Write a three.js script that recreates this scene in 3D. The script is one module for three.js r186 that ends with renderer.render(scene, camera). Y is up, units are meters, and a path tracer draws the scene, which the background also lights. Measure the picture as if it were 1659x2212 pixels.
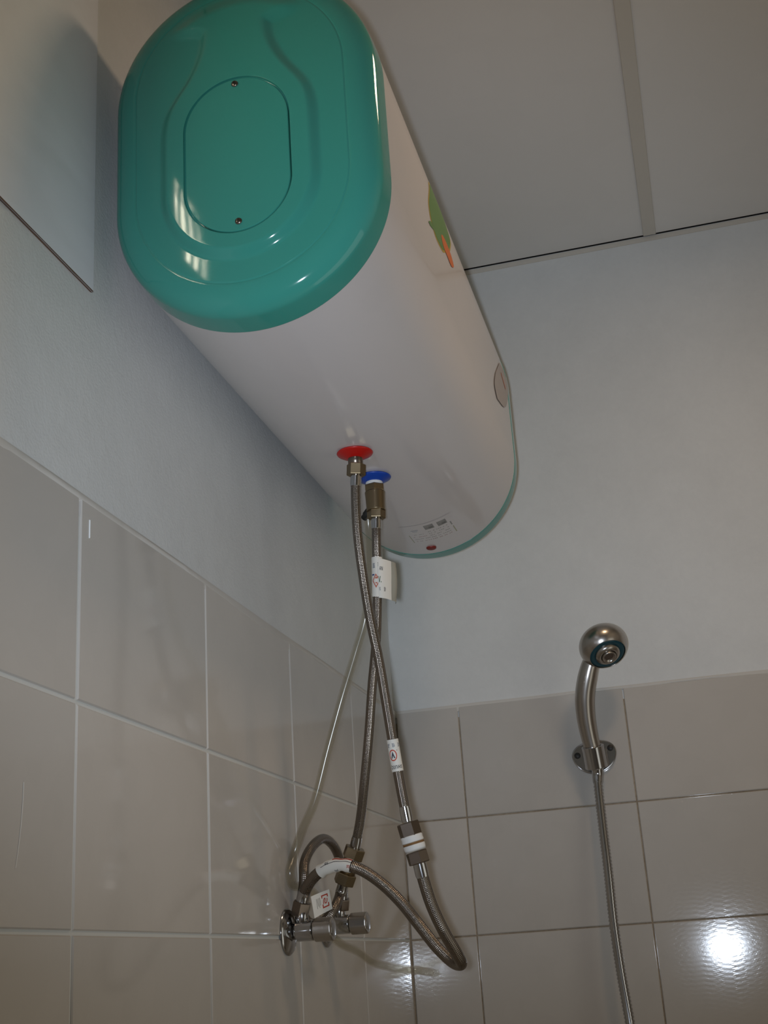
import * as THREE from 'three';
import { RectAreaLightUniformsLib } from 'three/addons/lights/RectAreaLightUniformsLib.js';
import { mergeGeometries, toCreasedNormals } from 'three/addons/utils/BufferGeometryUtils.js';

// ---------------------------------------------------------------- camera, sky, lights, exposure
// x = 0 is the face of the left wall, z = 0 the face of the back wall; y = 0 is the second tile joint below the plaster
const FLOOR = -1.6, CEIL = 1.2976, ROOM_X = 1.38, ROOM_Z = 2.95, TILE_TOP = 0.4;
const scene = new THREE.Scene();
const camera = new THREE.PerspectiveCamera(2 * Math.atan(1106 / 2741.08) * 180 / Math.PI, 1659 / 2212, 0.02, 60);
camera.position.set(0.5445, -0.0476, 2.275);
camera.rotation.set(0.3465, 0.2331, -0.0676, 'YXZ');
camera.updateMatrixWorld(true);
scene.add(camera);

const renderer = new THREE.WebGLRenderer({ antialias: true });
renderer.toneMapping = THREE.LinearToneMapping;
renderer.toneMappingExposure = 0.94;
renderer.shadowMap.enabled = true;
RectAreaLightUniformsLib.init();

scene.background = new THREE.Color().setRGB(1.0, 0.93, 0.74);      // hazy afternoon sky behind the barred window
scene.backgroundIntensity = 0.5;
// window light, and fill through an added opening: an area light outside each
function openingLight(pos, towards, w, h, power, rgb) {
  const l = new THREE.RectAreaLight(new THREE.Color().setRGB(...rgb), power, w, h);
  l.position.set(...pos); l.lookAt(...towards); scene.add(l);
}
const WZ0 = 1.438, WZ1 = 1.545, WY0 = 0.780, WY1 = 0.922;          // small vent window in the left wall
openingLight([-0.022, (WY0 + WY1) / 2, (WZ0 + WZ1) / 2], [5, (WY0 + WY1) / 2, (WZ0 + WZ1) / 2], WZ1 - WZ0 - 0.01, WY1 - WY0 - 0.01, 32, [1.0, 0.92, 0.70]);
const DZ0 = 0.72, DZ1 = 1.50, DY1 = 0.42;                          // unseen opening across from the heater, added for soft fill light
openingLight([ROOM_X + 0.135, (FLOOR + DY1) / 2, (DZ0 + DZ1) / 2], [-5, (FLOOR + DY1) / 2, (DZ0 + DZ1) / 2], DZ1 - DZ0 - 0.02, DY1 - FLOOR - 0.02, 0.33, [0.90, 0.96, 1.0]);  // soft fill light behind the added opening

// the camera's own flash beside the lens: a soft-edged cone about the line of sight
const flash = new THREE.SpotLight(new THREE.Color().setRGB(0.80, 0.91, 1.07), 3.9, 0, 29 * Math.PI / 180, 1, 2);
flash.position.set(0.520, -0.045, 2.268);
flash.target.position.copy(camera.getWorldDirection(new THREE.Vector3()).multiplyScalar(2).add(flash.position)).add(new THREE.Vector3(0.13, 0, 0));
flash.shadow.radius = 0.6;
flash.castShadow = true;
scene.add(flash.target);
scene.add(flash);

// ---------------------------------------------------------------- helpers
const V = (x, y, z) => new THREE.Vector3(x, y, z);
let seed = 20080628;
const rnd = () => { seed = (seed * 1664525 + 1013904223) >>> 0; return seed / 4294967296; };
const taken = {};
function numbered(name) { const n = taken[name] = (taken[name] ?? -1) + 1; return n ? `${name}_${String(n).padStart(3, '0')}` : name; }
function tag(o, label, category, kind, group) { o.userData.label = label; o.userData.category = category; if (kind) o.userData.kind = kind; if (group) o.userData.group = group; return o; }
function thing(name, label, category, kind, group) { const g = new THREE.Group(); g.name = numbered(name); scene.add(g); return tag(g, label, category, kind, group); }
function part(name, geo, mat, parent, label) {
  const m = new THREE.Mesh(Array.isArray(geo) ? mergeGeometries(geo.map(g => { const h = g.index ? g.toNonIndexed() : g; for (const k of Object.keys(h.attributes)) if (!['position', 'normal', 'uv'].includes(k)) h.deleteAttribute(k); return h; })) : geo, mat);
  m.name = name; m.castShadow = m.receiveShadow = true; parent.add(m); if (label) m.userData.label = label; return m;
}
const box = (x0, x1, y0, y1, z0, z1) => new THREE.BoxGeometry(x1 - x0, y1 - y0, z1 - z0).translate((x0 + x1) / 2, (y0 + y1) / 2, (z0 + z1) / 2);
const lathe = (pts, n = 40) => new THREE.LatheGeometry(pts.map(([r, y]) => new THREE.Vector2(r, y)), n);
// turn a geometry built along +y so that it points along dir and stands at pos
function aim(geo, pos, dir, spin = 0) {
  const q = new THREE.Quaternion().setFromUnitVectors(V(0, 1, 0), V(...dir).normalize());
  return geo.rotateY(spin).applyQuaternion(q).translate(...pos);
}
function hexNut(r, h, hole = 0) {
  const s = new THREE.Shape();
  for (let i = 0; i < 6; i++) { const a = i * Math.PI / 3; s[i ? 'lineTo' : 'moveTo'](r * Math.cos(a), r * Math.sin(a)); }
  s.closePath();
  if (hole) { const p = new THREE.Path(); p.absarc(0, 0, hole, 0, 2 * Math.PI, true); s.holes.push(p); }
  const b = r * 0.08;
  return new THREE.ExtrudeGeometry(s, { depth: h - 2 * b, bevelEnabled: true, bevelThickness: b, bevelSize: b, bevelOffset: -b, bevelSegments: 2, curveSegments: 20 }).rotateX(-Math.PI / 2).translate(0, b, 0);
}
// sweep a round section along a curve; v = 0.5 of the section looks towards +z
function sweep(curve, r, { t0 = 0, t1 = 1, n = 120, m = 20, caps = true, ref = V(0.25, -0.1, 1), a0 = 0, a1 = 2 * Math.PI, turned = false } = {}) {
  const rad = typeof r === 'function' ? r : () => r;
  const pos = [], nor = [], uv = [], idx = [], L = curve.getLength() * (t1 - t0), full = Math.abs(a1 - a0 - 2 * Math.PI) < 1e-6;
  for (let i = 0; i <= n; i++) {
    const t = t0 + (t1 - t0) * i / n, p = curve.getPointAt(t), T = curve.getTangentAt(t).normalize();
    const N = ref.clone().addScaledVector(T, -ref.dot(T)).normalize(), B = new THREE.Vector3().crossVectors(T, N), R = rad((t - t0) / (t1 - t0), L);
    for (let j = 0; j <= m; j++) {
      const a = a0 + (a1 - a0) * j / m - Math.PI, d = N.clone().multiplyScalar(Math.cos(a)).addScaledVector(B, Math.sin(a));
      pos.push(p.x + d.x * R, p.y + d.y * R, p.z + d.z * R); nor.push(d.x, d.y, d.z); uv.push(turned ? 1 - j / m : j / m, turned ? L - i / n * L : i / n * L);
    }
  }
  for (let i = 0; i < n; i++) for (let j = 0; j < m; j++) { const a = i * (m + 1) + j, b = a + m + 1; idx.push(a, a + 1, b, b, a + 1, b + 1); }
  if (caps && full) for (const e of [0, 1]) {
    const t = e ? t1 : t0, p = curve.getPointAt(t), T = curve.getTangentAt(t).multiplyScalar(e ? 1 : -1), c = pos.length / 3, base = e ? n * (m + 1) : 0;
    pos.push(p.x, p.y, p.z); nor.push(T.x, T.y, T.z); uv.push(.5, e * L);
    for (let j = 0; j <= m; j++) { const k = (base + j) * 3; pos.push(pos[k], pos[k + 1], pos[k + 2]); nor.push(T.x, T.y, T.z); uv.push(.5, e * L); }
    for (let j = 0; j < m; j++) e ? idx.push(c, c + 1 + j, c + 2 + j) : idx.push(c, c + 2 + j, c + 1 + j);
  }
  const g = new THREE.BufferGeometry();
  g.setAttribute('position', new THREE.Float32BufferAttribute(pos, 3)); g.setAttribute('normal', new THREE.Float32BufferAttribute(nor, 3)); g.setAttribute('uv', new THREE.Float32BufferAttribute(uv, 2)); g.setIndex(idx);
  return g;
}
const spline = pts => new THREE.CatmullRomCurve3(pts.map(p => V(...p)), false, 'centripetal');
function grid(rows, cols, f, uvf) {       // a patch of rows x cols cells from f(i, j) -> [x, y, z]
  const pos = [], uv = [], idx = [];
  for (let i = 0; i <= rows; i++) for (let j = 0; j <= cols; j++) { pos.push(...f(i, j)); uv.push(...(uvf ? uvf(i, j) : [j / cols, i / rows])); }
  for (let i = 0; i < rows; i++) for (let j = 0; j < cols; j++) { const a = i * (cols + 1) + j, b = a + cols + 1; idx.push(a, a + 1, b, b, a + 1, b + 1); }
  const g = new THREE.BufferGeometry();
  g.setAttribute('position', new THREE.Float32BufferAttribute(pos, 3)); g.setAttribute('uv', new THREE.Float32BufferAttribute(uv, 2)); g.setIndex(idx); g.computeVertexNormals();
  return g;
}
// ---- textures
function valueNoise(n, cells, s) {        // tileable
  const g = Array.from({ length: cells * cells }, rnd), out = new Float32Array(n * n), sm = t => t * t * (3 - 2 * t);
  for (let y = 0; y < n; y++) for (let x = 0; x < n; x++) {
    const fx = x / n * cells, fy = y / n * cells, x0 = fx | 0, y0 = fy | 0, u = sm(fx - x0), v = sm(fy - y0), x1 = (x0 + 1) % cells, y1 = (y0 + 1) % cells;
    out[y * n + x] = (g[y0 * cells + x0] * (1 - u) + g[y0 * cells + x1] * u) * (1 - v) + (g[y1 * cells + x0] * (1 - u) + g[y1 * cells + x1] * u) * v;
  }
  return out;
}
function fractal(n, list) { const o = new Float32Array(n * n); let tot = 0; for (const [c, w] of list) { const a = valueNoise(n, c); tot += w; for (let i = 0; i < o.length; i++) o[i] += a[i] * w; } for (let i = 0; i < o.length; i++) o[i] /= tot; return o; }
function dataTex(n, h, f, srgb, repeat) {
  const d = new Uint8Array(n * h * 4);
  for (let y = 0; y < h; y++) for (let x = 0; x < n; x++) { const c = f(x, y), i = (y * n + x) * 4; d[i] = c[0]; d[i + 1] = c[1]; d[i + 2] = c[2]; d[i + 3] = 255; }
  const t = new THREE.DataTexture(d, n, h); t.wrapS = t.wrapT = THREE.RepeatWrapping; t.magFilter = THREE.LinearFilter; t.minFilter = THREE.LinearMipmapLinearFilter; t.generateMipmaps = true;
  if (srgb) t.colorSpace = THREE.SRGBColorSpace; if (repeat) t.repeat.set(...repeat); t.needsUpdate = true; return t;
}
const clamp8 = v => Math.max(0, Math.min(255, Math.round(v)));
function canvasTex(w, h, draw) { const c = document.createElement('canvas'); c.width = w; c.height = h; const g = c.getContext('2d'); draw(g, w, h); const t = new THREE.CanvasTexture(c); t.colorSpace = THREE.SRGBColorSpace; t.anisotropy = 8; return t; }
const noiseA = fractal(256, [[4, 1], [9, .7], [21, .5], [64, .4], [128, .35]]), noiseB = fractal(256, [[5, 1], [13, .6], [40, .5], [128, .8]]), noiseC = fractal(256, [[3, 1], [7, .6], [15, .35]]);
const mottled = (rgb, amp, noise, rep) => dataTex(256, 256, (x, y) => { const v = (noise[y * 256 + x] - .5) * amp; return rgb.map(c => clamp8(c + v)); }, true, rep);
const height = (noise, rep) => dataTex(256, 256, (x, y) => { const v = clamp8(noise[y * 256 + x] * 255); return [v, v, v]; }, false, rep);
const std = o => new THREE.MeshPhysicalMaterial(o);

const M = {};
M.plaster = std({ map: mottled([213, 214, 212], 14, noiseA, [1.6, 1.6]), bumpMap: height(noiseB, [5, 5]), bumpScale: 0.0006, roughness: 0.62 });
M.ceiling = std({ map: mottled([222, 219, 214], 8, noiseC, [1, 1]), roughness: 0.6 });
M.strip = std({ color: '#cbc5ba', roughness: 0.5 });
M.board = std({ map: mottled([226, 227, 231], 10, noiseC, [2.2, 5]), bumpMap: height(noiseC, [1.2, 5]), bumpScale: 0.002, roughness: 0.5 });
M.boardEdge = std({ color: '#6b5240', roughness: 0.8 });
// glazed tile: beige, with very fine level ribs in the glaze
const ribPhase = Array.from({ length: 24 }, () => rnd() * 6.28), ribAmp = Array.from({ length: 24 }, () => 0.35 + rnd());
const ribs = dataTex(240, 240, (x, y) => { const c = Math.floor((x + 4 * Math.sin(y * .7)) / 10 + 24) % 24, v = 128 + 62 * ribAmp[c] * Math.sin(y / 240 * 2 * Math.PI * 20 + 0.9 * ribPhase[c]) + 70 * (noiseB[(y % 240) * 256 + x] - .5); return [v, v, v].map(clamp8); }, false, [1 / 0.15, 1 / 0.15]);
M.tiles = [[0, 0, 0], [-3, -3, -3], [3, 2, 1]].map(([a, b, c]) => std({ map: mottled([190 + a, 185 + b, 178 + c], 8, noiseC, [3.1, 3.1]), bumpMap: ribs, bumpScale: 0.00003, roughness: 0.085 }));
M.groutPale = std({ color: '#c9cac6', roughness: 0.85 });
M.groutTan = std({ map: mottled([150, 136, 117], 60, noiseB, [3, 3]), roughness: 0.9 });
M.caulk = std({ color: '#cdc9c2', roughness: 0.75 });
M.drip = std({ color: '#e2e3e0', roughness: 0.6 });
M.floor = std({ color: '#cfcac0', roughness: 0.5 });
M.green = std({ color: new THREE.Color().setRGB(0.045, 0.27, 0.215), roughness: 0.07 });
M.enamel = std({ map: mottled([206, 199, 196], 5, noiseC, [1, 1]), roughness: 0.28, clearcoat: 0.6, clearcoatRoughness: 0.1 });
M.chrome = std({ color: '#b9b9ba', metalness: 1, roughness: 0.13 });
M.satin = std({ color: '#b3ada6', metalness: 1, roughness: 0.27 });
M.brass = std({ color: '#8a7a60', metalness: 1, roughness: 0.38 });
M.nickel = std({ color: '#7d7268', metalness: 1, roughness: 0.3 });
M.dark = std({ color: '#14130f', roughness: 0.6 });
M.red = std({ color: '#b5120c', roughness: 0.35 });
M.blue = std({ color: '#0d3f9e', roughness: 0.35 });
M.plug = std({ color: '#7a1d12', roughness: 0.5 });
M.whitePlastic = std({ color: '#dad6d2', roughness: 0.4 });
M.teal = std({ color: '#123f48', roughness: 0.3 });
M.clear = std({ color: '#f6f5f1', transmission: 1, thickness: 0, roughness: 0.22, ior: 1.35 });
M.glass = std({ color: '#ffffff', transmission: 1, thickness: 0, roughness: 0.02 });
M.frame = std({ color: '#d8d8d6', roughness: 0.4 });
M.iron = std({ color: '#3c3a38', roughness: 0.5, metalness: 0.6 });
M.tape = std({ color: '#d9d7d2', roughness: 0.7 });
M.paste = std({ map: mottled([120, 86, 48], 90, noiseB, [1, 1]), roughness: 0.85 });
const braid = dataTex(64, 64, (x, y) => { const s = Math.sin((x + y) / 64 * 4 * Math.PI) * Math.sin((x - y) / 64 * 4 * Math.PI), v = clamp8(128 + 110 * s); return [v, v, v]; }, false, [6, 1 / 0.008]);
M.braid = std({ color: '#837a71', metalness: 1, roughness: 0.2, bumpMap: braid, bumpScale: 0.0004 });

// ---------------------------------------------------------------- structure
function tileGeo(w, h) {                  // face at z = 0, body behind it
  const b = 0.0012, s = new THREE.Shape([[b, b], [w - b, b], [w - b, h - b], [b, h - b]].map(p => new THREE.Vector2(...p)));
  return new THREE.ExtrudeGeometry(s, { depth: 0.005, bevelEnabled: true, bevelThickness: b, bevelSize: b, bevelSegments: 1, curveSegments: 1 }).translate(0, 0, -0.005 - b);
}
const tileCache = {};
const cachedTile = (w, h) => tileCache[`${w.toFixed(4)}_${h.toFixed(4)}`] ??= tileGeo(w, h);
function tileWall(parent, us, gap, place) {
  for (let i = 0; i + 1 < us.length; i++) for (let k = 0; k < 10; k++) {
    const y = TILE_TOP - 0.2 * (k + 1), w = us[i + 1] - us[i] - gap, h = 0.2 - gap;
    if (w < 0.01) continue;
    const t = part('tile', cachedTile(w, h), M.tiles[(i * 7 + k * 5 + (i * k) % 3) % 3], parent);
    place(t, us[i] + gap / 2, us[i + 1] - gap / 2, y + gap / 2);
    t.position.addScaledVector(parent.userData.out, (rnd() - .5) * 0.0006);
  }
}
function wavyStrip(len, place, lo, hi, thick, waves) {   // an uneven smear of filler: straight upper edge, wandering lower edge
  const n = 90, f = (i, j) => {
    const u = i / n * len, w = lo + (hi - lo) * Math.max(0, waves(u)), c = [[0, 0], [0.05, 1], [0.9, 0.7], [1, 0]][j];
    return place(u, 0.0035 - c[0] * (w + 0.0035), c[1] * thick);
  };
  return grid(n, 3, f);
}
const uvMetres = (g, a, b) => { const p = g.attributes.position, uv = new Float32Array(p.count * 2); for (let i = 0; i < p.count; i++) { uv[2 * i] = p.getComponent(i, a); uv[2 * i + 1] = p.getComponent(i, b); } g.setAttribute('uv', new THREE.BufferAttribute(uv, 2)); return g; };

const floor = part('floor', uvMetres(box(-0.14, ROOM_X + 0.12, FLOOR - 0.1, FLOOR, -0.12, ROOM_Z + 0.12), 0, 2), M.floor, scene);
tag(floor, 'plain grey bathroom floor under the tiled walls', 'floor', 'structure');

// back wall
const wallBack = thing('wall_back', 'tiled wall with cream plaster above, carrying the shower handset', 'wall', 'structure');
wallBack.userData.out = V(0, 0, 1);
part('plaster', uvMetres(box(-0.14, ROOM_X + 0.12, TILE_TOP - 0.02, CEIL - 0.0005, -0.12, -0.004), 0, 1), M.plaster, wallBack, 'matt cream plaster above the tiles');
part('grout', uvMetres(box(-0.14, ROOM_X + 0.12, FLOOR, TILE_TOP - 0.02, -0.12, -0.0022), 0, 1), M.groutTan, wallBack, 'tan grout in the tile joints');
{
  const us = [0.0005, 0.118, 0.4179, 0.7178, 1.0177, 1.3176, ROOM_X];
  tileWall(wallBack, us, 0.0024, (t, u0, u1, y) => t.position.set(u0, y, 0));
  part('filler_line', wavyStrip(ROOM_X, (u, y, d) => [u, TILE_TOP + y, -0.004 + 0.0045 * d / 1 * 1], 0.002, 0.015, 1, u => .35 + .4 * Math.sin(u * 9 + .6) + .25 * Math.sin(u * 31) + (u > .66 && u < .8 ? .6 : 0)), M.caulk, wallBack, 'uneven white filler along the tile edge');
}
// left wall, with the opening of the small barred window
const wallLeft = thing('wall_left', 'tiled wall with pale plaster above, behind the water heater', 'wall', 'structure');
wallLeft.userData.out = V(1, 0, 0);
const holed = (z0, z1, y0, y1, depth) => {     // a slab in the z-y plane with the window's hole
  const s = new THREE.Shape([[z0, y0], [z1, y0], [z1, y1], [z0, y1]].map(p => new THREE.Vector2(...p)));
  s.holes.push(new THREE.Path([[WZ0, WY0], [WZ0, WY1], [WZ1, WY1], [WZ1, WY0]].map(p => new THREE.Vector2(...p))));
  return new THREE.ExtrudeGeometry(s, { depth, bevelEnabled: false }).rotateY(-Math.PI / 2);   // (z, y) -> +z stays, depth towards -x
};
part('plaster', holed(-0.12, ROOM_Z + 0.12, TILE_TOP - 0.02, CEIL - 0.0005, 0.116).translate(-0.004, 0, 0), M.plaster, wallLeft, 'matt pale plaster above the tiles');
part('grout', box(-0.12, -0.0018, FLOOR, TILE_TOP - 0.02, -0.12, ROOM_Z + 0.12), M.groutPale, wallLeft, 'whitish grout in the tile joints');
{
  const us = [0.0005, 0.302, 0.6143, 0.924, 1.2368, 1.5486, 1.8604, 2.1722, 2.484, 2.7958, ROOM_Z];
  tileWall(wallLeft, us, 0.0042, (t, u0, u1, y) => { t.rotation.y = Math.PI / 2; t.position.set(0, y, u1); });
  part('filler_line', wavyStrip(ROOM_Z, (u, y, d) => [-0.004 + 0.0045 * d, TILE_TOP + y, u], 0.002, 0.020, 1, u => .3 + .3 * Math.sin(u * 8 + 2.2) + .25 * Math.sin(u * 23) + (u > .62 && u < .86 ? .7 * Math.sin((u - .62) / .24 * Math.PI) : 0)), M.caulk, wallLeft, 'uneven white filler along the tile edge');
  const run = new THREE.CapsuleGeometry(0.0011, 0.017, 4, 8); run.scale(1, 1, .7);
  part('scratch', grid(12, 1, (i, j) => { const t = i / 12; return [0.0008, 0.1169 - 0.0686 * t, 1.3263 + 0.0085 * t * t + j * (0.0010 - 0.0005 * t)]; }), M.drip, wallLeft, 'thin white scratch on a tile');
  part('grout_run', run.translate(0.0003, 0.372, 1.2185), M.drip, wallLeft, 'small white dribble of grout');
}
// unseen walls that close the room
const wallRight = thing('wall_right', 'tiled wall with plaster above, across from the heater', 'wall', 'structure');
{
  const slab = (z0, z1, y0, y1) => uvMetres(box(ROOM_X, ROOM_X + 0.12, y0, y1, z0, z1), 2, 1);
  part('plaster', [slab(-0.12, DZ0, TILE_TOP, CEIL + 0.08), slab(DZ1, ROOM_Z + 0.12, TILE_TOP, CEIL + 0.08), slab(DZ0, DZ1, DY1, CEIL + 0.08)], M.plaster, wallRight);
  part('tile_facing', [slab(-0.12, DZ0, FLOOR, TILE_TOP), slab(DZ1, ROOM_Z + 0.12, FLOOR, TILE_TOP)], M.tiles[0], wallRight);
}
const addedDoorway = thing('added_door_1', 'unseen white-framed opening across from the heater, added for fill light', 'addedDoorway', 'structure');  // out of view, added as a surround for the fill light
for (const [z0, z1, y0, y1] of [[DZ0 - 0.05, DZ0, FLOOR, DY1 + 0.05], [DZ1, DZ1 + 0.05, FLOOR, DY1 + 0.05], [DZ0, DZ1, DY1, DY1 + 0.05]]) part('frame_rail', box(ROOM_X - 0.015, ROOM_X, y0, y1, z0, z1), M.frame, addedDoorway);
const wallFront = thing('wall_front', 'tiled wall with plaster above, facing the shower wall', 'wall', 'structure');
part('plaster', uvMetres(box(-0.14, ROOM_X + 0.12, TILE_TOP, CEIL + 0.08, ROOM_Z, ROOM_Z + 0.12), 0, 1), M.plaster, wallFront);
part('tile_facing', uvMetres(box(-0.14, ROOM_X + 0.12, FLOOR, TILE_TOP, ROOM_Z, ROOM_Z + 0.12), 0, 1), M.tiles[0], wallFront);

// ceiling: boards with cover strips
const ceiling = thing('ceiling', 'flat ceiling of pale grey boards with a cover strip', 'ceiling', 'structure');
part('gap_shade_backing', [box(-0.14, ROOM_X + 0.12, CEIL + 0.02, CEIL + 0.1, -0.12, ROOM_Z + 0.12), box(-0.14, ROOM_X + 0.12, CEIL - 0.0005, CEIL + 0.02, -0.12, -0.0045), box(-0.14, -0.0045, CEIL - 0.0005, CEIL + 0.02, -0.12, ROOM_Z + 0.12)], M.dark, ceiling, 'near-black backing that paints shade into the gap beside the boards');  // near-black strips stand in for shade in the gap along the walls
for (const [x0, x1] of [[0.001, 0.5835], [0.5865, 1.1735], [1.1765, ROOM_X]]) part('ceiling_board', uvMetres(box(x0, x1, CEIL, CEIL + 0.009, 0.0008, ROOM_Z), 0, 2), M.ceiling, ceiling);
for (const x of [0.5855, 1.175]) {
  const s = new THREE.Shape([[-0.0125, 0.0006], [-0.0125, -0.0030], [-0.0115, -0.0042], [0.0115, -0.0042], [0.0125, -0.0030], [0.0125, 0.0006]].map(p => new THREE.Vector2(...p)));
  part('cover_strip', new THREE.ExtrudeGeometry(s, { depth: ROOM_Z - 0.004, bevelEnabled: false }).translate(x, CEIL - 0.0002, 0.004), M.strip, ceiling, 'narrow flat strip over the board joint');
}
const trim = part('trim_1', box(0, ROOM_X, CEIL - 0.0125, CEIL - 0.0025, -0.004, -0.0024), M.strip, scene);
tag(trim, 'thin pale edge strip on the plaster just under the ceiling', 'trim', 'structure');

// white board over the upper wall, and the barred window in it
const board = thing('wall_board', 'bluish white board on the upper wall beside the heater', 'board', 'structure');
part('panel', holed(1.2155, 2.1, 0.6345, CEIL - 0.001, 0.003).translate(-0.001, 0, 0), M.board, board);
{
  const n = 60, g = grid(n, 1, (i, j) => { const z = 1.2165 + (2.1 - 1.2165) * i / n; return [-0.0012 - j * 0.0028, 0.6342 - (j ? 0 : 0.0005 + 0.0012 * Math.abs(Math.sin(z * 71) * Math.sin(z * 23 + 1))), z]; });
  part('raw_edge', [g, grid(n, 1, (i, j) => { const z = 1.2165 + (2.1 - 1.2165) * i / n; return [-0.0008, 0.6352 - (1 - j) * (0.0012 + 0.0014 * Math.abs(Math.sin(z * 71) * Math.sin(z * 23 + 1))), z]; })], M.boardEdge, board, 'rough brown lower edge');
}
const win = thing('window_1', 'small high vent window with slanting iron bars in the white board', 'window', 'structure');
{
  const f = 0.010;
  for (const [z0, z1, y0, y1] of [[WZ0, WZ1, WY0, WY0 + f], [WZ0, WZ1, WY1 - f, WY1], [WZ0, WZ0 + f, WY0 + f, WY1 - f], [WZ1 - f, WZ1, WY0 + f, WY1 - f]]) part('frame_rail', box(-0.020, -0.003, y0, y1, z0, z1), M.frame, win);
  part('pane', box(-0.0150, -0.0138, WY0 + f, WY1 - f, WZ0 + f, WZ1 - f), M.glass, win, 'clear glass pane');
  for (let i = 0; i < 3; i++) part('bar', aim(new THREE.CylinderGeometry(0.0032, 0.0032, WY1 - WY0 - 0.004, 12), [-0.006, (WY0 + WY1) / 2, WZ0 + 0.027 + i * 0.027], [0, 1, 0.14]), M.iron, win, 'dark iron bar');
}

// flush ceiling lamp, warm
const lamp = thing('ceiling_lamp', 'flush round ceiling lamp with warm white diffuser', 'lamp');
{
  const LX = 0.76, LZ = 0.92;
  part('base', lathe([[0, 0], [0.105, 0], [0.108, -0.004], [0.108, -0.022], [0.1, -0.026], [0, -0.026]], 48).translate(LX, CEIL, LZ), M.whitePlastic, lamp);
  part('diffuser', lathe([[0.099, -0.024], [0.095, -0.032], [0.08, -0.038], [0.0, -0.041]], 48).translate(LX, CEIL, LZ), std({ color: '#e8dcc6', emissive: new THREE.Color().setRGB(1, 0.72, 0.42), emissiveIntensity: 1.2, roughness: 0.5 }), lamp);
  const l = new THREE.RectAreaLight(new THREE.Color().setRGB(1, 0.72, 0.47), 42, 0.15, 0.15);
  l.position.set(LX, CEIL - 0.044, LZ); l.lookAt(LX, -5, LZ); lamp.add(l);
}

// ---------------------------------------------------------------- water heater
const HX = 0.165, HA = 0.729, HB = 0.855;       // centres of the two half-round ends of its section
const ARC = 80, STR = 24;                        // samples on each arc and straight side
function stadium(r, cx = HX, ya = HA, yb = HB) { // closed outline, counter-clockwise seen from +z
  const o = [];
  for (let i = 0; i < STR; i++) o.push([cx + r, ya + (yb - ya) * i / STR, 1, 0]);
  for (let i = 0; i < ARC; i++) { const a = Math.PI * i / ARC; o.push([cx + r * Math.cos(a), yb + r * Math.sin(a), Math.cos(a), Math.sin(a)]); }
  for (let i = 0; i < STR; i++) o.push([cx - r, yb + (ya - yb) * i / STR, -1, 0]);
  for (let i = 0; i < ARC; i++) { const a = Math.PI + Math.PI * i / ARC; o.push([cx + r * Math.cos(a), ya + r * Math.sin(a), Math.cos(a), Math.sin(a)]); }
  o.push(o[0]);
  return o;
}
const heater = thing('water_heater', 'oval horizontal water heater, white body with glossy green end caps', 'water heater');
const RB = 0.1487, Z0 = 0.36, Z1 = 1.17;
{
  const o = stadium(RB), n = 40;
  part('body', grid(n, o.length - 1, (i, j) => [o[j][0], o[j][1], Z0 - 0.01 + (Z1 + 0.02 - Z0) * i / n], (i, j) => [j / o.length * 1.18, i / n * 0.8]), M.enamel, heater, 'white enamelled body');
}
// the raised vase-shaped field on the cap face
const key = [];
{
  const kx = 0.165, ka = 0.7245, kr = 0.0765;
  const half = [[0.0765, 0.800], [0.0755, 0.815], [0.071, 0.834], [0.062, 0.850], [0.051, 0.866], [0.041, 0.884], [0.034, 0.902], [0.0305, 0.920], [0.031, 0.934], [0.040, 0.941], [0.058, 0.946], [0.080, 0.955]];
  for (let i = 0; i <= 40; i++) { const a = Math.PI + Math.PI * i / 40; key.push([kx + kr * Math.cos(a), ka + kr * Math.sin(a)]); }
  const c = new THREE.CatmullRomCurve3(half.map(p => V(p[0], p[1], 0)), false, 'centripetal').getPoints(60);
  for (const q of c) key.push([kx + q.x, q.y - 0.009]);
  key.push([kx + 0.05, 1.03], [kx - 0.05, 1.03]);
  for (const q of c.slice().reverse()) key.push([kx - q.x, q.y - 0.009]);
}
function sdKey(x, y) {
  let d = 1e9, s = 1;
  for (let i = 0, j = key.length - 1; i < key.length; j = i++) {
    const ax = key[i][0], ay = key[i][1], ex = key[j][0] - ax, ey = key[j][1] - ay, wx = x - ax, wy = y - ay;
    const t = Math.max(0, Math.min(1, (wx * ex + wy * ey) / (ex * ex + ey * ey))), bx = wx - ex * t, by = wy - ey * t;
    d = Math.min(d, bx * bx + by * by);
    const c0 = y >= ay, c1 = y < key[j][1], c2 = ex * wy > ey * wx;
    if ((c0 && c1 && c2) || (!c0 && !c1 && !c2)) s = -s;
  }
  return s * Math.sqrt(d);
}
const CR = 0.0575, CX = 0.165, CA = 0.7220, CB = 0.7940;     // the screwed cover
function capRows(front) {
  const rows = [];
  rows.push([RB - 0.004, 0, 0], [RB + 0.0004, 0, 0], [RB + 0.0006, 0.0008, 0], [RB + 0.0002, 0.014, 0], [RB - 0.0006, 0.026, 0]);
  const R1 = RB - 0.0006;
  for (let i = 1; i <= 16; i++) { const a = i / 16 * Math.PI / 2 * 0.93; rows.push([R1 - 0.029 * (1 - Math.cos(a)) / (1 - Math.cos(Math.PI / 2 * 0.93)), 0.026 + 0.0225 * Math.sin(a), 0]); }
  rows.push([R1 - 0.0298, 0.0478, 0], [R1 - 0.0306, 0.0476, 0], [R1 - 0.0316, 0.0486, 0]);
  return rows;
}
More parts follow.
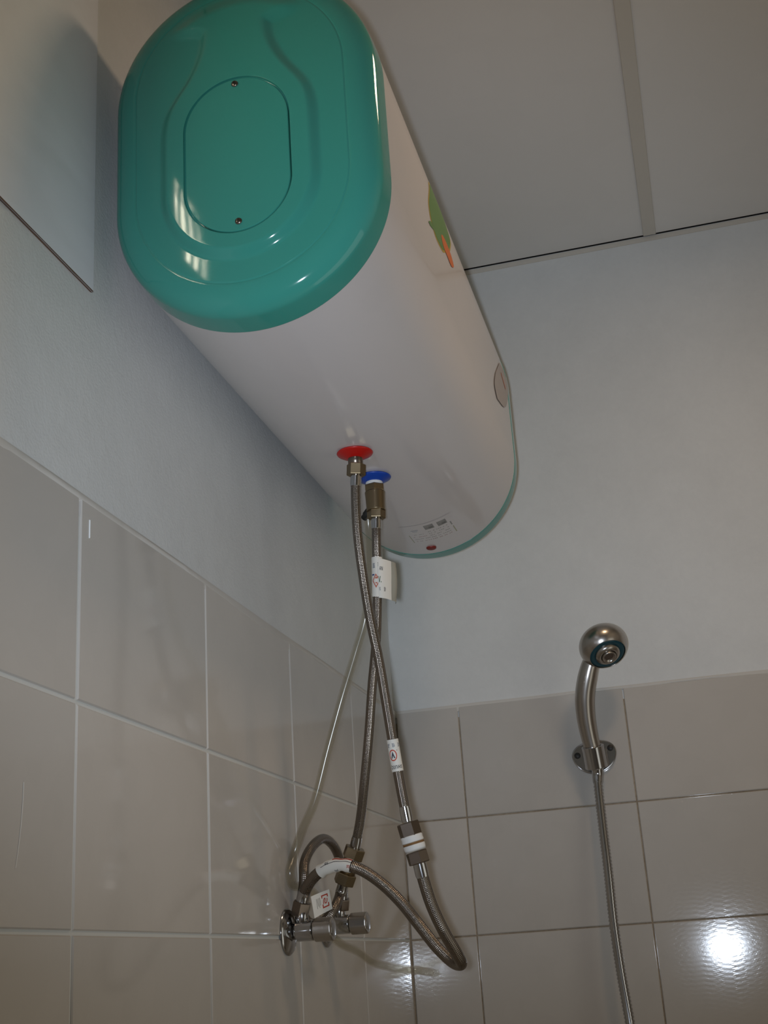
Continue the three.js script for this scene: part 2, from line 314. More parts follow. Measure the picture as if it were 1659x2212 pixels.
function capGeometry(front) {
  const rows = capRows(), O = rows.map(r => stadium(r[0])), last = rows[rows.length - 1], n0 = rows.length, nf = front ? 96 : 14;
  const inner = stadium(CR + 0.0016, CX, CA, CB), edge = O[n0 - 1], cols = edge.length - 1, pts = [];
  for (let i = 0; i < n0; i++) pts.push(O[i].map(q => [q[0], q[1], rows[i][1]]));
  for (let i = 1; i <= nf; i++) {
    const t = i / nf;
    pts.push(edge.map((q, j) => {
      const x = q[0] + (inner[j][0] - q[0]) * t, y = q[1] + (inner[j][1] - q[1]) * t;
      let h = last[1] + 0.0012 * Math.sin(t * Math.PI / 2);
      if (front) { const s = Math.max(0, Math.min(1, 1 - sdKey(x, y) / 0.0135)), fade = Math.min(1, t / 0.22); h += 0.0076 * s * s * (3 - 2 * s) * fade * fade * (3 - 2 * fade); }
      return [x, y, h];
    }));
  }
  const top = pts[pts.length - 1];
  if (front) { pts.push(top.map(q => [q[0], q[1], q[2] - 0.0004])); pts.push(top.map(q => [q[0], q[1], q[2] - 0.007])); }
  pts.push(top.map(q => [CX + (q[0] - CX) * 0.02, 0.758 + (q[1] - 0.758) * 0.02, q[2] - (front ? 0.007 : 0)]));
  return grid(pts.length - 1, cols, (i, j) => [pts[i][j][0], pts[i][j][1], front ? Z1 + pts[i][j][2] : Z0 - pts[i][j][2]]);
}
const capFace = Z1 + 0.0486 + 0.0012 + 0.0076;
part('end_cap', capGeometry(true), M.green, heater, 'glossy green end cap with raised centre');
{
  const g = capGeometry(false); const ix = g.index.array; for (let i = 0; i < ix.length; i += 3) { const t = ix[i]; ix[i] = ix[i + 1]; ix[i + 1] = t; } g.computeVertexNormals();
  part('end_cap', g, M.green, heater, 'glossy green end cap at the shower end');
  const o = stadium(CR - 0.0004, CX, CA, CB).slice(0, -1).map(q => new THREE.Vector2(q[0], q[1]));
  const s = new THREE.Shape(o), b = 0.0012;
  part('cover_plate', new THREE.ExtrudeGeometry(s, { depth: 0.004, bevelEnabled: true, bevelThickness: b, bevelSize: b, bevelOffset: -b, bevelSegments: 4 }).translate(0, 0, capFace - 0.004 - b - 0.0004), M.green, heater, 'green oval cover plate');
  for (const y of [0.6755, 0.8445]) {
    const sc = part('screw', [aim(lathe([[0, 0.0012], [0.0016, 0.0012], [0.0032, 0.0006], [0.0038, -0.0006]], 20), [CX, y, capFace + 0.0008], [0, 0, 1])], M.nickel, heater, 'small steel screw');
    part('slot', [box(CX - 0.0024, CX + 0.0024, y - 0.0005, y + 0.0005, capFace + 0.0014, capFace + 0.0022), box(CX - 0.0005, CX + 0.0005, y - 0.0024, y + 0.0024, capFace + 0.0014, capFace + 0.0022)], M.dark, sc);
  }
  for (const z of [0.56, 0.98]) part('wall_bracket', [box(-0.0035, 0.004, 0.74, 0.96, z - 0.03, z + 0.03), box(0.003, 0.022, 0.76, 0.94, z - 0.02, z + 0.02)], M.iron, heater, 'steel hanging bracket');
}
// print and fittings on the body: positions by (section angle or height on the straight side, z)
function onBody(s, z, lift) {     // s: distance along the section in metres, 0 at the bottom, growing towards the room side
  const q = Math.PI / 2 * RB; let x, y, nx, ny;
  if (s < q) { const a = -Math.PI / 2 + s / RB; nx = Math.cos(a); ny = Math.sin(a); x = HX + RB * nx; y = HA + RB * ny; }
  else if (s < q + HB - HA) { nx = 1; ny = 0; x = HX + RB; y = HA + s - q; }
  else { const a = (s - q - HB + HA) / RB; nx = Math.cos(a); ny = Math.sin(a); x = HX + RB * nx; y = HB + RB * ny; }
  return [x + nx * lift, y + ny * lift, z];
}
const patch = (s0, s1, z0, z1, lift) => grid(24, 24, (i, j) => onBody(s0 + (s1 - s0) * i / 24, z0 + (z1 - z0) * j / 24, lift));
function outlineOnBody(pts, lift) {  // a small printed shape, pts in (s, z)
  const s = new THREE.ShapeGeometry(new THREE.Shape(pts.map(p => new THREE.Vector2(...p))), 6), p = s.attributes.position;
  for (let i = 0; i < p.count; i++) p.setXYZ(i, ...onBody(p.getX(i), p.getY(i), lift));
  s.computeVertexNormals(); return s;
}
const smooth2 = (pts, n = 60) => new THREE.CatmullRomCurve3(pts.map(p => V(p[0], p[1], 0)), true, 'centripetal').getPoints(n).slice(0, -1).map(v => [v.x, v.y]);
const SQ = Math.PI / 2 * RB;         // s where the straight side begins (y = HA)
const sy = y => SQ + y - HA;         // s of a height on the straight side
{
  const leafGreen = std({ color: '#5b8040', roughness: 0.4, side: THREE.DoubleSide }), leafYellow = std({ color: '#a89434', roughness: 0.4, side: THREE.DoubleSide }), leafOrange = std({ color: '#c8671c', roughness: 0.4, side: THREE.DoubleSide });
  const H = l => l.map(([a, b]) => [sy(a), b]);
  const run = (l, n) => new THREE.CatmullRomCurve3(l.map(p => V(sy(p[0]), p[1], 0)), false, 'centripetal').getPoints(n);
  const loft = (a, b, lift, k = 1) => { const A = run(a, 28), B = run(b, 28); let ms = 0, mz = 0; for (let i = 0; i <= 28; i++) { ms += (A[i].x + B[i].x) / 58; mz += (A[i].y + B[i].y) / 58; } return grid(28, 12, (i, j) => { const q = A[i].clone().lerp(B[i], j / 12); return onBody(ms + (q.x - ms) * k, mz + (q.y - mz) * k, lift); }); };
  const leafA = [[0.874, 0.934], [0.853, 0.945], [0.833, 0.9541], [0.8184, 0.9515], [0.8095, 0.939], [0.8047, 0.9248], [0.8056, 0.9028], [0.8097, 0.8819], [0.826, 0.855], [0.8426, 0.8287]];
  const leafB = [[0.874, 0.934], [0.886, 0.915], [0.892, 0.895], [0.889, 0.86], [0.876, 0.832], [0.861, 0.8179], [0.8426, 0.8287]];
  const deco = part('leaf_print', loft(leafA, leafB, 0.0004), leafGreen, heater, 'printed green leaf');
  part('leaf_rim', loft(leafA, leafB, 0.0002, 1.08), leafYellow, deco);
  part('leaf_thorn', outlineOnBody(H([[0.8110, 0.9480], [0.8030, 0.9640], [0.7985, 0.9690], [0.7985, 0.9600], [0.8075, 0.9320]]), 0.0005), leafGreen, deco);
  part('leaf_stem', outlineOnBody(smooth2(H([[0.8275, 0.8864], [0.8340, 0.8780], [0.8377, 0.8495], [0.8345, 0.8177], [0.8275, 0.8080], [0.8170, 0.8260], [0.8170, 0.8523], [0.8184, 0.8786]])), 0.0006), leafOrange, deco, 'orange leaf stem');
  // oval dial
  const dial = part('dial', loft([[0.8615, 0.4321], [0.834, 0.468], [0.8077, 0.5008], [0.78, 0.52], [0.765, 0.505]], [[0.8615, 0.4321], [0.868, 0.385], [0.8525, 0.3562], [0.824, 0.373], [0.786, 0.4225], [0.765, 0.505]], 0.0010), std({ color: '#a99c93', roughness: 0.3, side: THREE.DoubleSide }), heater, 'small oval temperature dial');
  part('dial_pointer', outlineOnBody(H([[0.842, 0.432], [0.846, 0.428], [0.834, 0.392], [0.829, 0.394]]), 0.0014), leafOrange, dial);
  // rating print near the shower end
  const tex = canvasTex(512, 512, (g, w, h) => {
    g.fillStyle = 'rgb(206,199,196)'; g.fillRect(0, 0, w, h);
    g.setTransform(0, -1, -1, 0, w, h);        // reading direction runs round the body, lines stack towards the shower end
    const blk = (x, y) => { g.fillStyle = '#6f6d68'; g.fillRect(x, y, 92, 84); g.fillStyle = '#45433f'; g.fillRect(x + 40, y + 46, 42, 28); g.fillStyle = '#96938c'; g.fillRect(x + 8, y + 10, 62, 7); g.fillRect(x + 8, y + 28, 40, 7); };
    blk(222, 44); blk(352, 52);
    const dash = (x, y, n, c, hh = 13) => { g.fillStyle = c; for (let i = 0; i < n; i++) if (rnd() > .25) g.fillRect(x + i * 17, y + rnd() * 3, 8 + rnd() * 7, hh); };
    for (let r = 0; r < 5; r++) dash(232, 168 + r * 42, 12, r == 4 ? '#8c6a5e' : '#8b8780');
    for (let r = 0; r < 4; r++) dash(70, 190 + r * 48, 9, ['#9b9690', '#a4847b', '#94908a', '#a08e86'][r]);
    g.fillStyle = '#8b9099'; g.fillRect(84, 96, 70, 14); g.fillRect(92, 122, 50, 12);
    g.fillStyle = '#8d8a5e'; g.fillRect(34, 200, 9, 170); g.fillRect(468, 240, 10, 130); g.fillStyle = '#7c7872'; g.fillRect(464, 140, 13, 70);
  });
  part('rating_print', patch(-0.02, 0.062, 0.392, 0.505, 0.0003), std({ map: tex, roughness: 0.28, clearcoat: 0.6, clearcoatRoughness: 0.1, side: THREE.DoubleSide }), heater, 'small grey printed data block');
  part('drain_plug', aim(lathe([[0, 0.003], [0.0062, 0.003], [0.0078, 0.002], [0.0082, -0.001]], 24), [0.1705, HA - RB, 0.3915], [0, -1, 0]), M.plug, heater, 'small dark red plug');
}
// water connections
const HY = HA - RB;                 // underside
function collar(z, mat, label) { return part('pipe_collar', lathe([[0.009, 0.008], [0.010, 0.0075], [0.018, 0.004], [0.0225, 0.0015], [0.0235, 0.0], [0.0225, -0.0012], [0.009, -0.001]], 48).rotateX(Math.PI).translate(HX, HY - 0.001, z), mat, heater, label); }
const hotCollar = collar(0.816, M.red, 'red plastic collar');
const coldCollar = collar(0.7226, M.blue, 'blue plastic collar');
part('pipe_stub', aim(lathe([[0, 0], [0.0095, 0], [0.0095, 0.016], [0, 0.016]], 30), [HX, HY - 0.002, 0.816], [0, -1, 0]), M.nickel, heater);
part('pipe_stub', aim(lathe([[0, 0], [0.0115, 0], [0.0115, 0.013], [0, 0.013]], 30), [HX, HY - 0.002, 0.7226], [0, -1, 0]), M.tape, heater, 'white taped pipe thread');

// safety valve on the cold pipe
const safety = thing('safety_valve', 'dull brass safety valve under the blue collar of the heater', 'valve');
part('collar_nut', aim(hexNut(0.0142, 0.010), [HX, HY - 0.012, 0.7226], [0, -1, 0], .3), M.brass, safety);
part('body', aim(lathe([[0, 0], [0.0132, 0], [0.0136, 0.001], [0.0132, 0.006], [0.0125, 0.026], [0.0125, 0.028], [0, 0.028]], 36), [HX, HY - 0.0215, 0.7226], [0, -1, 0]), M.brass, safety);
part('relief_spout', aim(lathe([[0, 0], [0.0055, 0], [0.0055, 0.012], [0.0045, 0.013], [0.0045, 0.018], [0, 0.018]], 20), [HX - 0.008, HY - 0.043, 0.718], [-0.75, -0.5, -0.5]), M.dark, safety, 'black relief spout');

// ---------------------------------------------------------------- hoses
function hose(name, label, pts, r, ends, group) {
  const t = thing(name, label, 'hose', null, group), c = spline(pts);
  const len = c.getLength();
  part('braid', sweep(c, r, { n: Math.round(len / 0.0028), m: 24 }), M.braid, t);
  const ferr = 0.018 / len;
  part('ferrule', sweep(c, (u) => r + 0.0009 - (u > .9 || u < .1 ? 0.0005 : 0), { t0: 0, t1: ferr, n: 12, m: 24 }), M.chrome, t, 'smooth crimped sleeve');
  part('ferrule', sweep(c, (u) => r + 0.0009 - (u > .9 || u < .1 ? 0.0005 : 0), { t0: 1 - ferr, t1: 1, n: 12, m: 24 }), M.chrome, t, 'smooth crimped sleeve');
  ends.forEach(([at, nr, h, m, spin]) => {
    const p = c.getPointAt(at), d = c.getTangentAt(at).multiplyScalar(at ? 1 : -1);
    const q = p.clone().addScaledVector(d, -h * 0.25);
    part('coupling_nut', aim(hexNut(nr, h), q.toArray(), d.toArray(), spin ?? .5), m, t);
  });
  return { t, c, len };
}
const hotUpper = hose('braided_hose', 'long braided steel hose hanging from the red collar', [[0.165, 0.5520, 0.816], [0.1627, 0.5286, 0.815], [0.1611, 0.4736, 0.812], [0.1640, 0.4136, 0.807], [0.1678, 0.3611, 0.80], [0.1736, 0.3145, 0.795], [0.1780, 0.2527, 0.785], [0.1809, 0.2032, 0.775], [0.1845, 0.1566, 0.768], [0.1884, 0.1186, 0.762]], 0.0061, [[0, 0.0122, 0.015, M.brass, .2]], 'braided hoses between the heater and the taps');
const coldUpper = hose('braided_hose', 'braided steel hose hanging from the brass safety valve', [[0.165, 0.5240, 0.7226], [0.1628, 0.4889, 0.722], [0.1574, 0.4146, 0.715], [0.1491, 0.3554, 0.705], [0.1368, 0.3044, 0.69], [0.1235, 0.2482, 0.67], [0.1065, 0.1869, 0.645], [0.0926, 0.1423, 0.625], [0.0785, 0.1059, 0.61]], 0.0062, [[0, 0.0125, 0.014, M.brass, .2]], 'braided hoses between the heater and the taps');
const hotLower = hose('braided_hose', 'short thick braided hose bent in a sharp V below the taped union', [[0.1975, 0.0716, 0.755], [0.2000, 0.0540, 0.752], [0.2066, 0.0222, 0.745], [0.2175, -0.0096, 0.735], [0.2265, -0.0324, 0.72], [0.2275, -0.0451, 0.70], [0.2155, -0.0434, 0.685], [0.1958, -0.0252, 0.68], [0.1748, 0.0031, 0.68], [0.1545, 0.0316, 0.685], [0.1308, 0.0569, 0.69], [0.1064, 0.0742, 0.695], [0.0826, 0.0812, 0.695], [0.0597, 0.0777, 0.69], [0.0388, 0.0663, 0.68], [0.0249, 0.0508, 0.6695], [0.0205, 0.0377, 0.6675]], 0.0072, [[1, 0.0122, 0.018, M.nickel, .5]], 'braided hoses between the heater and the taps');
const coldLower = hose('braided_hose', 'short braided hose coiled in a loop above the two taps', [[0.0588, 0.0667, 0.60], [0.0520, 0.0526, 0.597], [0.0480, 0.0337, 0.6146], [0.0360, 0.0182, 0.6232], [0.0190, 0.0165, 0.6301], [0.0115, 0.0338, 0.640], [0.0198, 0.0650, 0.6525], [0.0200, 0.0926, 0.6452], [0.0240, 0.1139, 0.6209], [0.0290, 0.1256, 0.5876], [0.0320, 0.1198, 0.5554], [0.0330, 0.1058, 0.5323], [0.0310, 0.0821, 0.5141], [0.0280, 0.0580, 0.5045], [0.0255, 0.0478, 0.5010]], 0.0065, [[1, 0.0115, 0.015, M.nickel, .4]], 'braided hoses between the heater and the taps');

// couplings between the hose halves
function union(name, label, a, b, build) { const t = thing(name, label, 'pipe union'); const A = V(...a), B = V(...b), d = B.clone().sub(A), L = d.length(); d.normalize(); build(t, A, d, L); return t; }
const along = (A, d, s) => A.clone().addScaledVector(d, s).toArray();
union('pipe_union', 'pipe union wrapped in white tape on the outer hose', [0.1880, 0.1176, 0.7615], [0.1975, 0.0716, 0.755], (t, A, d, L) => {
  const D = d.toArray();
  part('hex_nut', aim(hexNut(0.0135, 0.017), along(A, d, 0), D, .15), M.nickel, t);
  part('tape_wrap', aim(lathe([[0, 0], [0.0128, 0], [0.0134, 0.001], [0.0131, 0.004], [0.0135, 0.007], [0.0128, 0.0085], [0, 0.0085]], 36), along(A, d, 0.0155), D), M.tape, t, 'white thread tape');
  part('paste_band', aim(lathe([[0, 0], [0.0125, 0], [0.0131, 0.001], [0.0129, 0.003], [0.0122, 0.004], [0, 0.004]], 36), along(A, d, 0.0232), D), M.paste, t, 'brown sealing paste');
  part('tape_wrap', aim(lathe([[0, 0], [0.0126, 0], [0.0133, 0.001], [0.0131, 0.005], [0.0124, 0.008], [0, 0.008]], 36), along(A, d, 0.0262), D), M.tape, t, 'white thread tape');
  part('hex_nut', aim(hexNut(0.0132, 0.0145), along(A, d, L - 0.0125), D, .25), M.nickel, t);
});
union('pipe_union', 'bare brass pipe union behind the paper sleeve', [0.0800, 0.1080, 0.6095], [0.0580, 0.0652, 0.6], (t, A, d, L) => {
  const D = d.toArray();
  part('hex_nut', aim(hexNut(0.0142, 0.015), along(A, d, 0), D, .3), M.brass, t);
  part('middle', aim(lathe([[0, 0], [0.0105, 0], [0.011, 0.001], [0.011, L - 0.026], [0, L - 0.026]], 30), along(A, d, 0.014), D), M.brass, t);
  part('hex_nut', aim(hexNut(0.0142, 0.015), along(A, d, L - 0.014), D, .3), M.brass, t);
});

// clear drain tube
{
  const c = spline([[0.1500, 0.5300, 0.7095], [0.1489, 0.5154, 0.7046], [0.1464, 0.4653, 0.70], [0.1337, 0.3987, 0.69], [0.1141, 0.3527, 0.68], [0.0887, 0.2951, 0.67], [0.0646, 0.2308, 0.665], [0.0407, 0.1645, 0.66], [0.0230, 0.1340, 0.6560], [0.0085, 0.1031, 0.6535], [0.0062, 0.0799, 0.666], [0.0062, 0.0656, 0.659], [0.0065, 0.0632, 0.622], [0.0105, 0.0570, 0.585], [0.0130, 0.0400, 0.553], [0.0165, 0.0060, 0.5365], [0.0240, -0.0085, 0.512], [0.0370, -0.0191, 0.478], [0.0470, -0.0335, 0.4419], [0.0600, -0.0433, 0.3709], [0.0750, -0.0491, 0.2983], [0.0900, -0.0554, 0.2162]]);
  const t = thing('drain_tube', 'limp clear plastic drain tube dropping from the safety valve', 'tube');
  part('wall', [sweep(c, 0.0060, { n: 220, m: 24, caps: false }), sweep(c, 0.0042, { n: 220, m: 18, caps: false })], M.clear, t, 'clear yellowish plastic');
}

// paper labels on the hoses
const paper = (w, h, draw) => canvasTex(w, h, (g) => { g.fillStyle = '#d8d4ca'; g.fillRect(0, 0, w, h); draw(g); });
const glyph = (g, x, y, s, c) => { g.fillStyle = c; for (let i = 0; i < 4; i++) g.fillRect(x + rnd() * s * .2, y + i * s * .26, s * (.55 + rnd() * .4), s * .1); g.fillRect(x + s * .25, y, s * .12, s * .95); g.fillRect(x + s * .65, y + s * .1, s * .1, s * .8); };
function sleeve(h, t0, t1, r, tex, name, label) { return part(name, sweep(h.c, r, { t0, t1, n: 20, m: 32, caps: false, turned: true }), std({ map: tex, roughness: 0.6 }), h.t, label); }
const sleeveTex = (w, h, draw, len) => { const t = paper(w, h, draw); t.wrapS = t.wrapT = THREE.RepeatWrapping; t.repeat.set(1, 1 / len); return t; };
{
  // outer hose: red ring mark over a row of upside-down letters
  const L = hotUpper.len * 0.088;
  sleeve(hotUpper, 0.775, 0.863, 0.0072, sleeveTex(512, 384, g => {
    g.save(); g.translate(512, 384); g.rotate(Math.PI);            // print runs along the hose, seen upside down
    g.fillStyle = '#33343a'; g.font = 'bold 58px sans-serif'; g.textAlign = 'center'; g.fillText('SHUIQ', 262, 372 - 300);
    g.restore();
    g.strokeStyle = '#b5402c'; g.lineWidth = 14; g.beginPath(); g.ellipse(226, 190, 50, 62, 0, 0, 7); g.stroke();
    g.fillStyle = '#2c3040'; g.beginPath(); g.moveTo(226, 142); g.lineTo(254, 226); g.lineTo(236, 226); g.lineTo(226, 192); g.lineTo(212, 226); g.lineTo(196, 226); g.fill();
    g.fillStyle = '#6b4a44'; g.fillRect(288, 130, 10, 10);
    for (const x of [150, 232, 316]) glyph(g, x, 48, 50, '#5d6470');
  }, L), 'paper_sleeve', 'white sleeve with a red ring mark');
  // inner hose: flag label
  const L2 = coldUpper.len * 0.118;
  const draw = g => {
    g.fillStyle = '#2f3540'; g.font = 'bold 54px sans-serif'; g.fillText('JIAN', 290, 110); glyph(g, 180, 62, 50, '#465062'); glyph(g, 262, 58, 44, '#3a3f3c');
    g.fillStyle = '#1d4a30'; g.font = 'bold 90px sans-serif'; g.fillText('V.', 300, 226);
    g.strokeStyle = '#b8634f'; g.lineWidth = 13; g.beginPath(); g.moveTo(236, 172); g.lineTo(292, 226); g.lineTo(240, 292); g.lineTo(188, 232); g.closePath(); g.stroke();
    g.fillStyle = '#b8634f'; g.fillRect(226, 196, 34, 16); g.fillRect(232, 246, 22, 14); g.fillStyle = '#46557d'; g.fillRect(168, 166, 46, 16);
    glyph(g, 326, 272, 40, '#3d4148');
  };
  sleeve(coldUpper, 0.128, 0.246, 0.0073, sleeveTex(512, 384, draw, L2), 'paper_flag', 'white paper flag with green and red print');
  const n = 16, a = coldUpper.c.getPointAt(0.135), b = coldUpper.c.getPointAt(0.252);
  const flagTex = paper(256, 384, g => { g.fillStyle = '#2f3540'; g.font = 'bold 54px sans-serif'; g.fillText('AN', 30, 116); g.fillStyle = '#1d4a30'; g.font = 'bold 84px sans-serif'; g.fillText('V.', 6, 236); glyph(g, 120, 276, 44, '#3d4148'); glyph(g, 20, 282, 34, '#55585e'); });
  const flag = (i, j, off) => { const u = j / n, v = i / n, p = b.clone().lerp(a, v), bend = u * u * 0.014; return [p.x + 0.0035 + u * 0.0140, p.y - 0.002 * u, p.z + 0.0062 - bend + off + 0.0015 * Math.sin(v * 3 + u)]; };
  part('flag_tail', [grid(n, n, (i, j) => flag(i, j, 0)), grid(n, n, (i, n_j) => flag(i, n - n_j, -0.0006), (i, j) => [1 - j / n, i / n])], std({ map: flagTex, roughness: 0.6, side: THREE.DoubleSide }), coldUpper.t, 'loose end of the paper flag');
  part('flag_back', grid(n, n, (i, j) => { const u = j / n, p = b.clone().lerp(a, i / n), q = Math.sin(u * Math.PI); return [p.x + 0.0175 + 0.0050 * q * (0.6 + 0.4 * Math.sin(i / n * 3)), p.y - 0.002, p.z - 0.008 - u * 0.020]; }), std({ color: '#98968a', roughness: 0.6, side: THREE.DoubleSide }), coldUpper.t, 'curled grey back of the flag');
  // thick hose: crumpled sleeve and a loose tag
  const L3 = hotLower.len * 0.135;
  sleeve(hotLower, 0.765, 0.868, (u) => 0.0083 + 0.0008 * Math.sin(u * 17) * Math.sin(u * 5), sleeveTex(512, 512, g => {
    for (let i = 0; i < 7; i++) glyph(g, 40 + (i * 67) % 420, 60 + (i * 151) % 400, 46, i % 3 ? '#44464c' : '#a33a26');
    g.fillStyle = '#a33a26'; g.fillRect(150, 60, 30, 260); g.fillStyle = '#2d2f34'; g.fillRect(208, 40, 8, 420);
  }, L3), 'paper_sleeve', 'crumpled white sleeve with red print');
  const tagTex = paper(384, 320, g => {
    g.strokeStyle = '#a8341f'; g.lineWidth = 20; g.beginPath(); g.moveTo(218, 96); g.lineTo(218, 60); g.lineTo(330, 60); g.lineTo(330, 100); g.moveTo(330, 190); g.lineTo(330, 240); g.lineTo(218, 240); g.lineTo(218, 190); g.stroke();
    g.lineWidth = 16; g.beginPath(); g.moveTo(234, 190); g.bezierCurveTo(240, 90, 300, 90, 268, 150); g.bezierCurveTo(250, 200, 306, 210, 316, 118); g.stroke();
    g.fillStyle = '#7d7a74'; for (let i = 0; i < 4; i++) g.fillRect(96 + i * 24, 70, 10, 150 - (i % 2) * 30);
  });
  const P = [V(0.0465, 0.0450, 0.7085), V(0.0632, 0.0535, 0.6840), V(0.0650, 0.0300, 0.6790), V(0.0490, 0.0190, 0.7050)];
  const tg = (i, j, o) => { const u = j / 12, v = i / 12, q = P[3].clone().lerp(P[2], u).lerp(P[0].clone().lerp(P[1], u), v); return [q.x + o * .4, q.y, q.z + o + 0.002 * Math.sin(u * 3)]; };
  part('paper_tag', [grid(12, 12, (i, j) => tg(i, j, 0)), grid(12, 12, (i, j) => tg(i, 12 - j, -0.0006), (i, j) => [1 - j / 12, i / 12])], std({ map: tagTex, roughness: 0.6, side: THREE.DoubleSide }), hotLower.t, 'white paper tag with a red bracket mark');
}

// ---------------------------------------------------------------- angle taps on the wall
function angleTap(label, y, z, group) {
  const t = thing('angle_tap', label, 'tap', null, group), X = (g, x) => aim(g, [x, y, z], [1, 0, 0]);
  part('wall_flange', X(lathe([[0, 0], [0.0285, 0], [0.029, 0.0015], [0.026, 0.0045], [0.018, 0.0075], [0.0125, 0.009], [0, 0.009]], 48), 0.0002), M.chrome, t, 'round chrome wall flange');
  part('body', [X(lathe([[0, 0], [0.0100, 0], [0.0100, 0.004], [0.0128, 0.006], [0.0128, 0.026], [0.0115, 0.0285], [0, 0.0285]], 40), 0.008), aim(lathe([[0, 0], [0.0088, 0], [0.0088, 0.017], [0.0076, 0.018], [0.0076, 0.021], [0, 0.021]], 30), [0.0205, y + 0.004, z], [0, 1, 0])], M.chrome, t, 'chrome tap body');
  const s = new THREE.Shape(), k = 6;
  for (let i = 0; i < 96; i++) { const a = i / 96 * 2 * Math.PI, r = 0.0142 + 0.0004 * Math.cos(a * k); s[i ? 'lineTo' : 'moveTo'](r * Math.cos(a), r * Math.sin(a)); }
  const hg = new THREE.ExtrudeGeometry(s, { depth: 0.021, bevelEnabled: true, bevelThickness: 0.0018, bevelSize: 0.0018, bevelOffset: -0.0018, bevelSegments: 4 }).rotateX(-Math.PI / 2);
  const h = part('handle', aim(hg, [0.0385, y, z], [1, 0, 0]), M.satin, t, 'grey metal handle');
  part('handle_cap', aim(lathe([[0, 0.0012], [0.009, 0.001], [0.0098, 0]], 30), [0.0613, y, z], [1, 0, 0]), M.chrome, h);
  return t;
}
angleTap('chrome angle tap feeding the thick V-bent hose', 0.0068, 0.6675, 'angle taps low on the wall');
angleTap('chrome angle tap feeding the coiled hose', 0.0168, 0.5000, 'angle taps low on the wall');

// ---------------------------------------------------------------- shower
const holder = thing('shower_holder', 'chrome shield-shaped shower holder screwed to the tiled wall', 'shower holder');
{
  const cx = 0.3545, cy = 0.2835;
  const o = smooth2([[-0.0385, 0.006], [-0.030, 0.0185], [-0.012, 0.0255], [0.012, 0.0275], [0.031, 0.0215], [0.0395, 0.009], [0.0365, -0.008], [0.026, -0.021], [0.008, -0.030], [-0.007, -0.0305], [-0.024, -0.023], [-0.0355, -0.009]], 96).map(p => new THREE.Vector2(...p));
  part('back_plate', new THREE.ExtrudeGeometry(new THREE.Shape(o), { depth: 0.003, bevelEnabled: true, bevelThickness: 0.0022, bevelSize: 0.0022, bevelOffset: -0.0022, bevelSegments: 4 }).translate(cx, cy, 0.0024), M.chrome, holder, 'chrome back plate');
  const ring = (r0, r1, h) => { const s = new THREE.Shape(); s.absarc(0, 0, r1, 0, 2 * Math.PI, false); const hole = new THREE.Path(); hole.absarc(0, 0, r0, 0, 2 * Math.PI, true); s.holes.push(hole); return new THREE.ExtrudeGeometry(s, { depth: h, bevelEnabled: true, bevelThickness: 0.0008, bevelSize: 0.0008, bevelSegments: 2, curveSegments: 40 }).rotateX(-Math.PI / 2); };
  part('cup', [aim(ring(0.0152, 0.0188, 0.036), [0.3590, 0.2610, 0.0315], [-0.05, 1, 0.34]), box(cx - 0.009, cx + 0.013, cy - 0.012, cy + 0.012, 0.005, 0.024)], M.chrome, holder, 'open chrome cup');
  for (const [dx, dy] of [[-0.0285, 0.0035], [0.030, 0.0115]]) {
    const s = part('screw', aim(lathe([[0, 0.0022], [0.003, 0.0018], [0.0055, 0.0]], 20), [cx + dx, cy + dy, 0.0076], [0, 0, 1]), M.iron, holder, 'dark screw head');
    part('slot', box(cx + dx - 0.003, cx + dx + 0.003, cy + dy - 0.0006, cy + dy + 0.0006, 0.0076, 0.0102), M.dark, s);
  }
}
const handset = thing('shower_handset', 'satin steel handheld shower with a round tilted head', 'shower head');
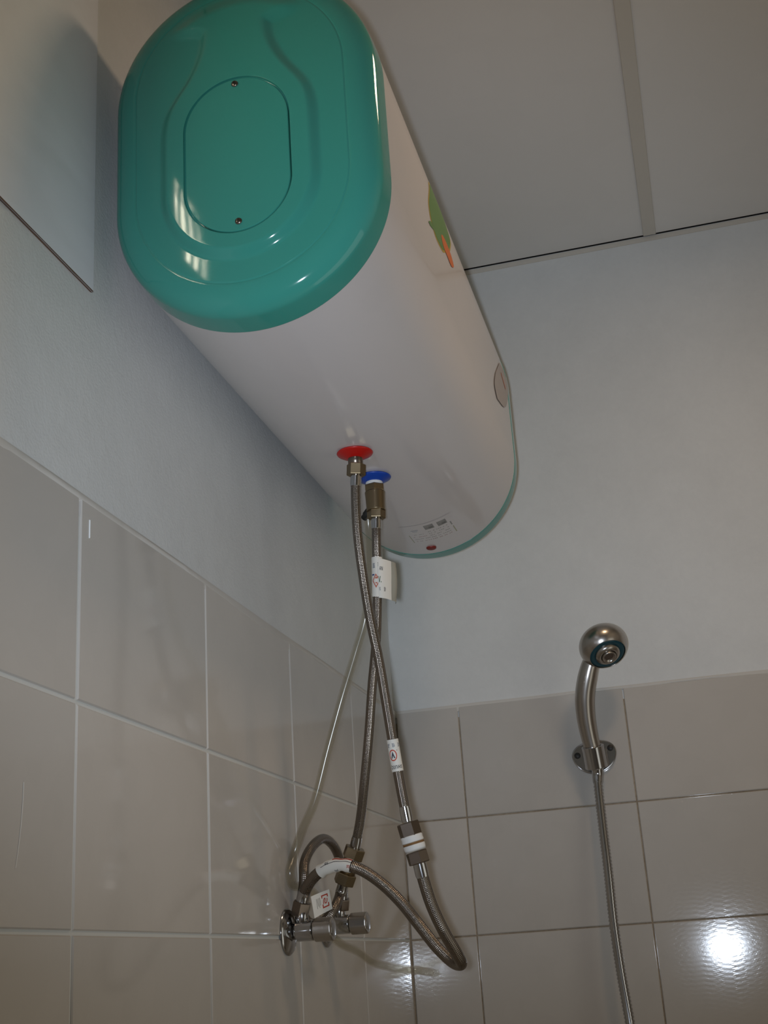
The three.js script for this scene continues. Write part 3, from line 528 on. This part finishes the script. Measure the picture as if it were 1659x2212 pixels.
{
  const H = V(0.401, 0.455, 0.105), n = V(0.288, -0.826, 0.484).normalize();
  const c = spline([[0.3598, 0.2580, 0.0300], [0.3582, 0.2801, 0.038], [0.3544, 0.3125, 0.050], [0.3534, 0.3467, 0.063], [0.3570, 0.3790, 0.075], [0.3655, 0.4070, 0.0840], [0.3745, 0.4290, 0.0890], [0.3860, 0.4470, 0.0940]]);
  part('handle', sweep(c, u => u < .12 ? 0.0118 + 0.002 * u / .12 : 0.0138 + 0.0032 * Math.sin(Math.min(1, (u - .12) / .6) * Math.PI / 2) - 0.0028 * Math.max(0, (u - .78) / .22), { n: 90, m: 36 }), M.satin, handset, 'curved tapering handle');
  const at = (g) => aim(g, H.toArray(), n.toArray());
  const dome = []; for (let i = 0; i <= 26; i++) { const a = -Math.PI / 2 + i / 26 * Math.PI * 0.722; dome.push([0.0425 * Math.cos(a), 0.034 * Math.sin(a)]); }
  dome.push([0.0318, 0.0222], [0.0312, 0.0212], [0.0312, 0.0180]);
  part('head_shell', at(lathe(dome, 64)), M.satin, handset, 'round dome of the shower head');
  part('face_ring', at(lathe([[0.0314, 0.0190], [0.0300, 0.0215], [0.027, 0.0222], [0.022, 0.0215], [0.0205, 0.020]], 64)), M.teal, handset, 'dark teal ring');
  part('spray_plate', at(lathe([[0.0222, 0.0205], [0.0215, 0.0245], [0.0185, 0.0275], [0.0145, 0.0285], [0.0128, 0.0262], [0.0126, 0.0245]], 64)), M.satin, handset, 'raised metal spray ring');
  const noz = part('nozzle', at(lathe([[0.0126, 0.0245], [0.0122, 0.0300], [0.0112, 0.0312], [0.0096, 0.0306], [0.0076, 0.0270], [0, 0.0270]], 48)), M.satin, handset);
  part('nozzle_screen', at(lathe([[0.0091, 0.0276], [0.004, 0.0280], [0, 0.0282]], 30)), std({ color: '#4b3c30', roughness: 0.6 }), noz, 'dark nozzle centre');
}
{
  const t = thing('shower_hose', 'ribbed chrome shower hose hanging from the holder', 'hose');
  const c = spline([[0.3600, 0.2600, 0.0300], [0.3592, 0.2500, 0.0270], [0.3578, 0.2351, 0.0280], [0.3574, 0.1643, 0.033], [0.3580, 0.0876, 0.040], [0.3577, -0.0014, 0.048], [0.3604, -0.0734, 0.054], [0.3652, -0.1435, 0.060], [0.375, -0.30, 0.070], [0.390, -0.50, 0.075], [0.420, -0.66, 0.075], [0.470, -0.74, 0.070], [0.520, -0.70, 0.055], [0.535, -0.62, 0.045]]);
  const len = c.getLength(), rings = Math.round(len / 0.006);
  part('hose_coil', sweep(c, u => 0.0069 + 0.0014 * Math.abs(Math.sin(u * rings * Math.PI)), { n: rings * 7, m: 22, caps: true }), M.chrome, t, 'ribbed chrome spiral');
  part('hose_nut', sweep(c, u => 0.0105 - 0.0025 * Math.max(0, u - .35), { t0: 0, t1: 0.026 / len, n: 10, m: 30 }), M.chrome, t, 'conical chrome nut');
  part('wall_outlet', [aim(lathe([[0, 0], [0.03, 0], [0.03, 0.003], [0.02, 0.008], [0.0125, 0.012], [0.0125, 0.035], [0, 0.035]], 36), [0.535, -0.605, 0.0004], [0, 0, 1]), aim(lathe([[0, 0], [0.011, 0], [0.011, 0.022], [0, 0.022]], 24), [0.535, -0.612, 0.044], [0, -1, 0]), new THREE.SphereGeometry(0.014, 24, 16).translate(0.535, -0.607, 0.04)], M.chrome, t, 'chrome outlet elbow on the wall');
}

scene.traverse(o => { if (o.isMesh) { o.castShadow = true; o.receiveShadow = true; } delete o.userData.out; });
renderer.render(scene, camera);
